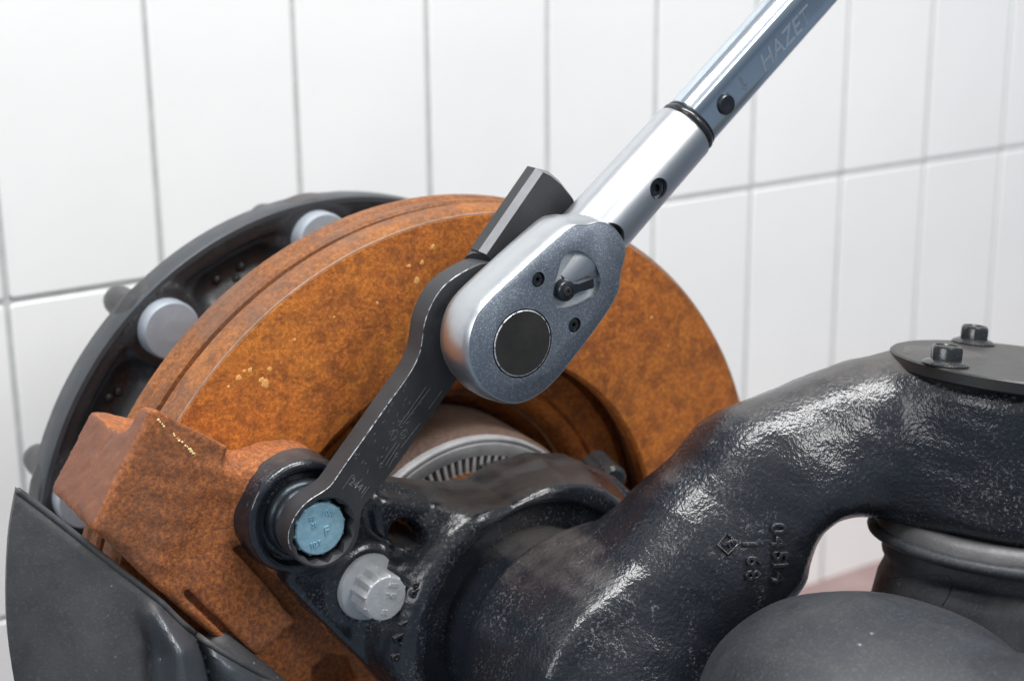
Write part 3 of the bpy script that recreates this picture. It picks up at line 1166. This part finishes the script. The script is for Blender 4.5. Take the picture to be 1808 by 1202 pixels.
ftree = bvh_of(flo)
for ch, px, py, s in (('3', 735, 1030, 6.5), ('8', 731, 1046, 6.5), ('1', 713, 1098, 7), ('D', 705, 1128, 7), ('5', 700, 1158, 7)):
    p, _q = mesh_hit(ftree, px, py)
    part('cast_letter', text_vf(ch, s * 1.25, 1.1, p - np.array([0, 0.2, 0]), (0.28, 0, -0.96), (0.96, 0, 0.28), 0.4), 'flange', kn, angle=60)

# ================================================================== COVER PLATE
cov = thing('cover_plate', 'round flat black cover plate on top of the knuckle', 'cover plate', KC - KN * 6)
part('plate', lathe([(RP - 1.2, -6.6), (RP - 0.3, -5.8), (RP, -0.8), (RP - 0.9, 0), (20, 0.05), (8, 0)], KC, KN, n=160, cap=True), 'cover', cov, angle=40)


def plane_hit(px, py, h):
    d = ray(px, py)
    c = KC + KN * h
    return CAM + d * (((c - CAM) @ KN) / (d @ KN))


def hex_bolt(px, py, rot, lab):
    c = plane_hit(px, py, 0.0)
    G = 1.17
    t = thing('cover_bolt', lab, 'bolt', c, 'hex bolts on the cover plate')
    part('washer_flange', lathe([(9.6 * G, 0), (9.8 * G, 0.8), (9.0 * G, 1.6), (6.9 * G, 2.6), (4 * G, 2.8)], c, KN, n=40, cap=True), 'boltblack', t, angle=45)
    a, u, v = frame_for(KN)
    out = [(6.9 * G * math.cos(rot + k * math.pi / 3), 6.9 * G * math.sin(rot + k * math.pi / 3)) for k in range(6)]
    pts = []
    for k in range(6):
        p0, p1 = np.array(out[k]), np.array(out[(k + 1) % 6])
        for s in (0.05, 0.5, 0.95):
            pts.append(p0 * (1 - s) + p1 * s)
    pts = np.array(pts)
    V, n = [], len(pts)
    for sc_, h in ((1, 2.0), (1, 8.0), (0.93, 9.3), (0.80, 9.6), (0.72, 9.0), (0.3, 8.5)):
        q = pts * sc_
        if sc_ in (0.80, 0.72, 0.3):
            nn = np.linalg.norm(q, axis=1)[:, None]
            q = q / nn * (6.6 * G * sc_)
        V += [c + u * x + v * y + a * h for x, y in q]
    F = grid_faces(6, n) + [tuple(range(n)), tuple(range(5 * n, 6 * n))]
    part('hex_head', (np.array(V), F), 'boltblack', t, angle=30)


hex_bolt(1669, 644, 0.35, 'glossy black hex bolt at the near rim of the cover plate')
hex_bolt(1718, 606, 0.2, 'black hex bolt at the far rim of the cover plate')

# ================================================================== RUBBER BELLOWS
bel = thing('rubber_bellows', 'dusty dark grey rubber bellows dome under the knuckle boss', 'bellows', D(1600, 1300, 760))
f = Field((-110, -400, -190), (300, -120, 90), 2.6)


def bellows(f):
    kb = KC - KN * 84
    V = smin(f.cyl(kb - KN * 22, kb + KN * 2, RP - 8, RP - 9, 3), f.cyl(kb - KN * 100, kb - KN * 24, RP + 2, RP - 9, 10), 9)
    c = D(1566, 1313, 738)
    dome = f.ellipsoid(c, (right, np.cross(KN, right) / np.linalg.norm(np.cross(KN, right)), KN), (86, 80, 65))
    V = smin(V, dome, 10)
    fold = f.ellipsoid(D(1850, 1300, 690), (right, vup, dcam), (52, 34, 40))
    V = smin(V, fold, 12)
    return V + f.wobble(0.6, 60, 12)


V = bellows(f)
for k in (0, -1):
    V[k, :, :] = np.maximum(V[k, :, :], 1); V[:, k, :] = np.maximum(V[:, k, :], 1); V[:, :, k] = np.maximum(V[:, :, k], 1)
cast_part('dome', f, V, 'rubber', bel)
bpy.context.view_layer.update()
kb = KC - KN * 86
part('clamp_band', lathe([(RP - 12, 4.0), (RP - 6.0, 3.4), (RP - 4.4, 0.8), (RP - 2.6, -2.0), (RP - 2.4, -3.6), (RP - 6, -4)], kb, KN, n=140), 'clamp', bel, angle=60)
ringp = []
for t in np.linspace(0, 2 * np.pi, 120):
    a, u, v = frame_for(KN)
    ringp.append(kb - KN * 6.4 + (u * math.cos(t) + v * math.sin(t)) * (RP - 2.2))
part('rubber_bead', tube(ringp, 3.2, 10), 'rubber', bel, angle=180)
seam = []
btree = bvh_of([o for o in bel.children if o.name.startswith('dome')][0])
for px, py in resample(np.array([(1562, 1022), (1620, 1014), (1672, 1016), (1680, 1030), (1674, 1052), (1664, 1068)], float), 40, False):
    p, q = mesh_hit(btree, px, py)
    if p is not None:
        seam.append(p + q * 0.1)
part('mould_seam', tube(seam, 0.3, 6), 'rubber', bel, angle=180)

# ================================================================== FLANGE BOLTS
def twelve_point(t, c, y_back, y_face, r, mat, rot=0.0, teeth=12):
    o = ngon_outline(r, r * 0.87, teeth, 8, (c[0], c[2]), rot)
    v, fc = loft(o, [(0, y_back), (0, y_face + 1.6), (-0.35, y_face + 0.7), (-1.0, y_face + 0.15)], cap=False)
    h = part('head', join((v, fc), lathe([(r * 0.93, y_face + 0.7), (r * 0.89, y_face + 0.12), (r * 0.84, y_face), (r * 0.3, y_face - 0.05)], (c[0], 0, c[2]), n=48, cap=True)), mat, t, angle=28)
    return h


bb = thing('flange_bolt', 'light blue twelve point bolt head inside the ring spanner', 'bolt', BLUE + [0, -40, 0], 'bolts holding the flange to the bracket')
part('washer_flange', lathe([(19.8, -38.2), (20.0, -41), (19.6, -43.6), (18.4, -44.6), (18.4, -46.4), (17.4, -47.8), (10, -48)], (BLUE[0], 0, BLUE[2]), n=72, cap=True), 'smear', bb, angle=45)
hb = twelve_point(bb, BLUE, -46, -59.0, 14.4, 'blue', 0.1, 12)
for s, x, z, sz in (('1006', 4.5, 7.2, 3.6), ('90', -4.5, 6.5, 3.4), ('38', -3.2, 2.8, 3.4), ('F', 3.2, -1.6, 6.5), ('10.9', -3.0, -7.2, 3.8)):
    part('bolt_mark', text_vf(s, sz, 0.35, (BLUE[0] + x, -59.2, BLUE[2] + z), (0.94, 0, -0.34 if s == '1006' else 0.1), (0, 0, 1), 0.06), 'blue', hb)

gb = thing('flange_bolt', 'grey zinc twelve point bolt head below the ring spanner', 'bolt', GREY + [0, -40, 0], 'bolts holding the flange to the bracket')
part('washer_flange', lathe([(17.6, -40), (17.8, -42), (16.8, -44.4), (12, -45.2), (8, -45.4)], (GREY[0], 0, GREY[2]), n=72, cap=True), 'zinc', gb, angle=45)
hg = twelve_point(gb, GREY, -45, -59.5, 12.6, 'zinc', 0.25, 12)
for s, x, z, sz in (('6005', 4.5, 6.2, 3.0), ('TKF', 2.5, 1.0, 3.6), ('88', -1.0, -7.2, 4.0)):
    part('bolt_mark', text_vf(s, sz, 0.3, (GREY[0] + x, -59.7, GREY[2] + z), (0.94, 0, -0.3), (0, 0, 1), 0.05), 'zinc', hg)

# ================================================================== DUST SHIELD
sh = thing('dust_shield', 'dark grey curved dust shield in the bottom left corner', 'dust shield', W(150, 1300, -30))
top = np.array([(29, 867), (100, 921), (200, 1000), (275, 1058), (330, 1110), (400, 1158), (500, 1212), (600, 1270)], float)
left = np.array([(29, 867), (16, 945), (11, 1040), (14, 1120), (26, 1205), (45, 1290), (70, 1370)], float)
tp = resample(top, 60, False)
lp = resample(left, 40, False)
S, T = 130, 80
tp = resample(top, S, False)
lp = resample(left, T, False)


def near(p, poly):
    """distance of p to a polyline and the fraction along it"""
    best, bt = 1e9, 0
    m = len(poly) - 1
    for i in range(m):
        a, b = np.array(poly[i], float), np.array(poly[i + 1], float)
        t = min(1, max(0, (p - a) @ (b - a) / ((b - a) @ (b - a))))
        d = np.linalg.norm(p - a - t * (b - a))
        if d < best:
            best, bt = d, (i + t) / m
    return best, bt


def shield_y(px, py, s, t):
    p = np.array([px, py])
    y = -12 - 30 * s + 8 * t - 24 * math.sin(math.pi * min(1, 0.15 + s)) * t
    d, k = near(p, [(278, 1085), (318, 1150), (330, 1230), (330, 1330)])
    y -= 17 * min(1, 0.25 + k * 2.2) * math.exp(-(d / (15 + 34 * k)) ** 2)
    d, k = near(p, [(240, 1075), (262, 1140), (266, 1230), (262, 1330)])
    y += 3.5 * math.exp(-(d / 10) ** 2) * min(1, k * 4)
    d, k = near(p, [(372, 1140), (430, 1215), (450, 1330)])
    y -= 8 * math.exp(-(d / (18 + 34 * k)) ** 2) * min(1, 0.4 + k * 2)
    d, k = near(p, [(338, 1110), (362, 1160), (374, 1215), (372, 1320)])
    y += 7 * math.exp(-(d / 7) ** 2)
    d, k = near(p, [(130, 1090), (170, 1120)])
    return y + 0.5 * math.sin(px * 0.03) * math.sin(py * 0.023)


Vf, Vb = [], []
for j in range(T):
    for i in range(S):
        px, py = lp[j] + tp[i] - tp[0]
        y = shield_y(px, py, i / (S - 1), j / (T - 1))
        p = W(px, py, y + 1.6 * math.exp(-(j / 1.3) ** 2))
        Vf.append(p)
        Vb.append(p + np.array([1.0, 4.6, 0.6]))
n = S * T
F = [q for q in grid_faces(T, S, False)]
F += [tuple(i + n for i in q[::-1]) for q in grid_faces(T, S, False)]
border = [(0, i) for i in range(S)] + [(j, S - 1) for j in range(1, T)] + [(T - 1, i) for i in range(S - 2, -1, -1)] + [(j, 0) for j in range(T - 2, 0, -1)]
for k in range(len(border)):
    a, b = border[k], border[(k + 1) % len(border)]
    ia, ib = a[0] * S + a[1], b[0] * S + b[1]
    F.append((ia, ib, ib + n, ia + n))
shp = part('plate', (np.array(Vf + Vb), F), 'shield', sh, angle=40, mats2='shieldlit')
zone = np.array([(268, 1072), (330, 1112), (400, 1158), (700, 1330), (500, 1420), (250, 1420), (268, 1230), (258, 1130)], float)  # bulge area that takes the brighter, painted-lit coating
def inside(p, poly):
    c = False
    for i in range(len(poly)):
        a, b = poly[i], poly[i - 1]
        if (a[1] > p[1]) != (b[1] > p[1]) and p[0] < (b[0] - a[0]) * (p[1] - a[1]) / (b[1] - a[1]) + a[0]:
            c = not c
    return c
for pg in shp.data.polygons:
    i = min(pg.vertices)
    if i < n:
        px, py = lp[i // S] + tp[i % S] - tp[0]
        if inside((px, py), zone):
            pg.material_index = 1
part('rolled_rim', tube([W(px, py, shield_y(px, py, i / (S - 1), 0) + 2.0) + np.array([0.4, 0, 0.5]) for i, (px, py) in enumerate(tp)], 1.7, 10), 'shield', sh, angle=180)
f = Field((-230, -60, -20), (-100, 10, 80), 1.6)
V = f.capsule(W(385, 1140, -22), W(520, 1300, -32), 8, 20)
for k in (0, -1):
    V[k, :, :] = np.maximum(V[k, :, :], 1); V[:, k, :] = np.maximum(V[:, k, :], 1); V[:, :, k] = np.maximum(V[:, :, k], 1)
cast_part('rear_bulge', f, V, 'shield', sh)

# ================================================================== RING SPANNER
DRV = np.array([-31.1, 0, 170.8])
sp_ = thing('ring_spanner', 'flat black ring spanner bridging the blue bolt and the ratchet', 'spanner', BLUE + [0, -55, 0])
YF, YB = -62.5, -49.0
edge_l = [(827, 475), (802, 490), (781, 508), (763, 535), (751, 566), (746.5, 592), (742, 620), (731, 646), (714, 673), (685, 713), (640, 777), (608, 822),
          (586, 854), (571, 867), (550, 880), (532, 896), (518, 917), (510, 938), (509, 955), (514, 972), (527, 990), (546, 1000), (567, 1003), (591, 996), (614, 979),
          (629, 958), (635, 935), (638, 910), (643, 894), (659, 875), (701, 822), (742, 762), (784, 704), (815, 664), (850, 668), (890, 662)]
out = trace(edge_l, YF)
c2 = DRV[[0, 2]]
rr = 32.0
a0 = math.atan2(*(out[-1] - c2)[::-1]); a1 = math.atan2(*(out[0] - c2)[::-1])
if a1 < a0:
    a1 += 2 * math.pi
arc = [c2 + (rr) * np.array([math.cos(t), math.sin(t)]) for t in np.linspace(a0, a1, 12)[1:-1]]
out = resample(np.vstack([out, arc]), 220)
body = part('body', loft(out, [(-0.9, YB), (0, YB - 0.9), (0, YF + 0.55), (-0.45, YF)]), 'oxide', sp_, angle=30)
bore = ngon_outline(17.0, 15.2, 12, 4, (BLUE[0], BLUE[2]), 0.1)
cut(body, [loft(bore, [(0, YB + 5), (0, YF - 5)]), lathe([(15, YF + 2.0), (17.5, YF - 0.2), (17.5, YF - 4)], (BLUE[0], 0, BLUE[2]), n=60, cap=True)])
# bare metal along the worn front edge
ol = ccw(out)
q = offset(ol, -0.18)
wear_pts = [(x, YF + 0.22, z) for x, z in q]
sel = [p for p in wear_pts if True]
k0 = int(np.argmin([np.hypot(*(np.array([p[0], p[2]]) - trace([(827, 475)], YF)[0])) for p in sel]))
k1 = int(np.argmin([np.hypot(*(np.array([p[0], p[2]]) - trace([(513, 972)], YF)[0])) for p in sel]))
seg = sel[k0:k1 + 1] if k0 < k1 else sel[k0:] + sel[:k1 + 1]
if len(seg) > 150:
    seg = sel[k1:k0 + 1] if k1 < k0 else sel[k1:] + sel[:k0 + 1]
rw = np.array([random.uniform(0.10, 0.32) for _ in seg])
part('worn_edge', tube(seg, rw, 6), 'wear', sp_, angle=180)
# lever tail with chamfer, seen behind the ratchet
tail = trace([(958, 304), (972, 311), (990, 326), (1011, 352), (1030, 400), (950, 480), (880, 470), (858, 449)], -58)
tl = part('tail', loft(tail, [(1.6, -46), (2.2, -47), (2.2, -54.0), (0, -58.5)]), 'oxide', sp_, angle=20, mats2='bevel')
for pg in tl.data.polygons:
    if len(pg.vertices) == 4 and 0.2 < -pg.normal.y < 0.97:
        pg.material_index = 1
ch0, ch1 = W(948, 304, -54), W(852, 446, -54)
part('tail_neck', tube([W(862, 452, -46), W(852, 462, -48), W(846, 474, -52)], [8, 8.5, 9], 14), 'oxide', sp_)
# scratched-in lettering and lines
e1 = W(690, 740, YF) - W(640, 815, YF)
e1 /= np.linalg.norm(e1)
e2 = np.cross([0, -1, 0], e1); e2 = e2 / np.linalg.norm(e2)
def on(px, py):
    v = W(px, py, YF) - W(690, 770, YF)
    return (v @ e1, v @ e2)
lines = [[on(760, 685), on(712, 748)], [on(752, 683), on(704, 752)], [on(780, 690), on(757, 722)], [on(742, 747), on(708, 790)], [on(700, 780), on(673, 820)], [on(706, 782), on(680, 822)],
         [on(700, 800), on(686, 825)], [on(622, 838), on(604, 864)], [on(652, 858), on(638, 878)]]
def loop(cx, cy, a, b, px):
    c = on(cx, cy)
    return [(c[0] + a * math.cos(t), c[1] + b * math.sin(t)) for t in np.linspace(0, 2 * math.pi, 14)]
for _ in range(46):
    qx, qy = random.uniform(-1, 1), random.uniform(-1, 1)
    c = on(675 + 55 * qx - 22 * qy, 765 - 78 * qx - 14 * qy)
    l, w = random.uniform(0.6, 2.2), random.uniform(-0.9, 0.9)
    lines.append([(c[0], c[1]), (c[0] + l, c[1] + w)])
lines += [loop(696, 768, 2.9, 1.3, 0), loop(713, 766, 2.6, 1.5, 0), loop(712, 764, 1.5, 0.8, 0), loop(673, 821, 1.2, 0.9, 0), loop(700, 803, 1.2, 0.8, 0)]
part('engraving', strokes_vf(lines, 0.2, W(690, 770, YF), e1, e2, 0.0), 'engrave', sp_, label='scratched lines and loops on the shank')
for s, px, py, sz in (('2441', 632, 858, 5.6),):
    part('engraved_number', text_vf(s, sz, 0.05, W(px, py, YF - 0.02), e1 if sz < 5.5 else -e2, e2 if sz < 5.5 else e1), 'engrave', sp_)

# ================================================================== TORQUE WRENCH
tq = thing('torque_wrench', 'satin chrome torque wrench with ratchet head reaching to the upper right', 'torque wrench', DRV + [0, -66, 0])
FY = -99.0
face = trace([(1010, 399), (968, 433), (914, 482), (868, 525), (845, 552), (832, 582), (827, 616), (831, 647), (845, 677), (868, 700), (898, 712), (923, 711),
              (952, 697), (983, 670), (1013, 633), (1052, 582), (1082, 537), (1094, 510), (1098, 479), (1106, 445), (1101, 424), (1086, 403), (1063, 391), (1037, 396)], FY)
fo = resample(face, 180)
hd = part('ratchet_head', loft(fo, [(-1.4, FY), (-0.35, FY + 0.12), (0.25, FY + 1.0), (1.2, FY + 5), (1.9, FY + 12), (1.6, FY + 19), (0, FY + 25), (-3.2, FY + 29.5), (-8, FY + 32.2), (-13, FY + 33)]), 'satin', tq, angle=50)
plate_o = part('face_plate', loft(offset(ccw(fo), -1.0), [(0, FY + 2.0), (0, FY - 0.12), (-0.3, FY - 0.30)]), 'face', tq, angle=30)
pocket = resample(trace([(1010, 442), (1030, 447), (1047, 462), (1057, 482), (1059, 501), (1052, 520), (1034, 533), (1010, 543), (990, 545), (978, 534), (977, 512), (984, 486), (993, 456)], FY), 80)
CAPR = 16.4
capc = W(922, 606, FY)
scr = [W(950, 493.5, FY), W(1014, 573.5, FY)]
cuts = [loft(offset(ccw(pocket), 0), [(-0.5, FY + 4.2), (0, FY + 3.6), (0.15, FY - 2)]), cylinder((capc[0], 0, capc[2]), (0, 1, 0), CAPR + 0.7, FY - 3, FY + 3, 72)]
for s in scr:
    cuts.append(cylinder((s[0], 0, s[2]), (0, 1, 0), 3.75, FY - 3, FY + 4, 32))
cut(hd, cuts)
cut(plate_o, cuts)
part('pocket_floor', loft(offset(ccw(pocket), 0.3), [(0, FY + 4.0), (0, FY + 3.3)]), 'pocket', tq)
part('drive_cap', lathe([(CAPR, FY + 2.8), (CAPR, FY - 0.1), (CAPR - 0.45, FY - 0.6), (6, FY - 0.55)], (capc[0], 0, capc[2]), n=96, cap=True), 'cap', tq, angle=30)
part('cap_rim', lathe([(CAPR - 0.02, FY - 0.05), (CAPR - 0.15, FY - 0.42), (CAPR - 0.5, FY - 0.64), (CAPR - 0.62, FY - 0.58)], (capc[0], 0, capc[2]), n=96), 'wear', tq, angle=180)


def socket_screw(c, r, y, parent, mat, name, hexr, sides=6, dome=0.8):
    s = part(name, lathe([(r, y + 2.2), (r, y + 0.5), (r * 0.88, y), (r * 0.62, y - dome * 0.35), (hexr * 1.1, y - dome * 0.4)], (c[0], 0, c[2]), n=40, cap=True), mat, parent, angle=40)
    hx = np.array([(c[0] + hexr * math.cos(k * 2 * math.pi / sides + 0.3), c[2] + hexr * math.sin(k * 2 * math.pi / sides + 0.3)) for k in range(sides)])
    cut(s, [loft(hx, [(0, y + 1.6), (0, y - 2)])])
    return s


for s in scr:
    socket_screw(s, 3.45, FY + 0.7, tq, 'gun', 'cover_screw', 1.25)
lc = W(1001, 514, FY - 1)
le = W(1062, 495, FY - 1)
ld = (le - lc); ld /= np.linalg.norm(ld)
lev = part('reversing_lever', lathe([(5.3, FY + 3.4), (5.3, FY - 0.6), (4.7, FY - 1.5), (2.8, FY - 2.0), (2.6, FY - 1.4), (1, FY - 1.4)], (lc[0], 0, lc[2]), n=40, cap=True), 'gun', tq, angle=35)
barv = []
pn = np.cross(ld, [0, 1, 0])
for s, w, hh in ((4.0, 3.3, 0.2), (7, 2.5, -0.3), (11, 2.8, -0.4), (15.2, 2.9, -0.3), (16.4, 2.2, 0.4)):
    c0 = lc + ld * s
    c0[1] = FY - 1.4 + hh
    barv.append([c0 + pn * w + [0, 2.6, 0], c0 + pn * w * 0.8, c0 - pn * w * 0.8, c0 - pn * w + [0, 2.6, 0]])
bv = np.array(barv).reshape(-1, 3)
bf = grid_faces(5, 4) + [(0, 1, 2, 3), (16, 17, 18, 19)]
part('lever_bar', (bv, bf), 'gun', lev, angle=30)
hxs = part('lever_screw', lathe([(2.55, FY - 1.2), (2.55, FY - 1.75), (2.1, FY - 2.1), (1.2, FY - 2.15)], (lc[0], 0, lc[2]), n=24, cap=True), 'cap', lev, angle=35)
cut(hxs, [loft(np.array([(lc[0] + 1.2 * math.cos(k * math.pi / 3), lc[2] + 1.2 * math.sin(k * math.pi / 3)) for k in range(6)]), [(0, FY - 1.5), (0, FY - 4)])])
sq = 9.5
part('square_drive', loft(np.array([DRV[[0, 2]] + sq * np.array([math.cos(k * math.pi / 2 + .7), math.sin(k * math.pi / 2 + .7)]) for k in range(4)]), [(0, FY + 30), (0, -46), (-1.5, -44)]), 'gun', tq)

SY = -82.0
s0, s1 = W(1065, 391, SY), W(1209, 230, SY)
sd = (s1 - s0); L_ = np.linalg.norm(sd); sd /= L_
sn = np.cross([0, -1, 0], sd); sn /= np.linalg.norm(sn)      # in-plane, across the handle
SR = 16.6
sleeve = part('sleeve', lathe([(12, -44), (15.5, -40), (17.2, -20), (17.2, 0), (16.6, 40), (16.3, L_ - 1.2), (15.3, L_), (11, L_ + 0.2)], s0, sd, n=96, cap=True), 'satin', tq, angle=40)
# set screw in the sleeve
sc0 = W(1163, 334, SY - 16.4)
cut(sleeve, [cylinder((sc0[0], 0, sc0[2]), (0, 1, 0), 5.6, SY - 24, SY - 12.3, 48),
             cylinder((W(1077, 428, FY)[0], 0, W(1077, 428, FY)[2]), (0, 1, 0), 9.5, FY - 6, FY + 8, 48)])
socket_screw(sc0, 5.35, SY - 14.2, tq, 'gun', 'set_screw', 2.5, 6, 0.5)
# scooped shoulder below the sleeve
e0 = s1
a_, u_, v_ = frame_for(sd)
ringp = [e0 + sd * 2.2 + (u_ * math.cos(t) + v_ * math.sin(t)) * 13.6 for t in np.linspace(0, 2 * np.pi, 80)]
part('rubber_ring', tube(ringp, 2.2, 12), 'boltblack', tq, angle=180)
part('neck', lathe([(13.4, -3), (13.4, 3.5), (14.6, 4.0), (15.0, 4.6), (15.0, 5.2), (12, 5.4)], e0, sd, n=64, cap=True), 'gun', tq, angle=40)


def tube_section(w, t, r, n=14):
    """stadium-like section: w across (in plane), t thickness along Y, flat faces front and back"""
    pts = []
    for cx, cz, a in ((w / 2 - r, t / 2 - r * 0.92, 0), (-w / 2 + r, t / 2 - r * 0.92, math.pi / 2), (-w / 2 + r, -t / 2 + r * 0.92, math.pi), (w / 2 - r, -t / 2 + r * 0.92, 1.5 * math.pi)):
        for k in np.linspace(0, math.pi / 2, n):
            pts.append((cx + r * math.cos(a + k), cz + 0.92 * r * math.sin(a + k)))
    return np.array(pts)


sec = tube_section(30.0, 21.5, 10.4)
t0, t1 = e0 + sd * 5.0, e0 + sd * 430
HB, HF = -1.2, 0.0
Vt = []
for sc_, p in ((0.94, t0), (1.0, t0 + sd * 0.9), (1.0, t1)):
    Vt += [p + sn * x * sc_ + np.array([0, 1, 0]) * y * sc_ for x, y in sec]
ns = len(sec)
part('handle_tube', (np.array(Vt), grid_faces(3, ns) + [tuple(range(ns)), tuple(range(2 * ns, 3 * ns))]), 'chrome', tq, angle=40)
HY = SY - 21.5 / 2
bc = W(1280, 185, HY)
btn = part('release_button', lathe([(5.2, HY + 1), (5.2, HY - 1.6), (4.7, HY - 2.2), (2.2, HY - 2.25), (0.8, HY - 2.0)], (bc[0], 0, bc[2]), n=40, cap=True), 'gun', tq, angle=35)
tc = W(1386, 72, HY)
part('engraved_name', text_vf('HAZET', 13.0, 0.05, tc + np.array([0, -0.03, 0]), sd, sn if (sn[2] > 0) else -sn, 0.0, 0.25), 'etch', tq, label='outlined maker name engraved on the handle flat')
ap = W(1311, 148, HY)
ad = W(1316, 160, HY) - W(1304, 136, HY); ad /= np.linalg.norm(ad)
an = np.cross([0, -1, 0], ad)
part('engraved_arrow', strokes_vf([[(-4.4, 0.5), (2.4, 0.5)], [(-4.4, -0.5), (2.4, -0.5)], [(1.0, 2.1), (4.6, 0), (1.0, -2.1)], [(2.4, .5), (1, 2.1)], [(2.4, -.5), (1, -2.1)]], 0.3, ap, ad, an), 'engrave', tq)
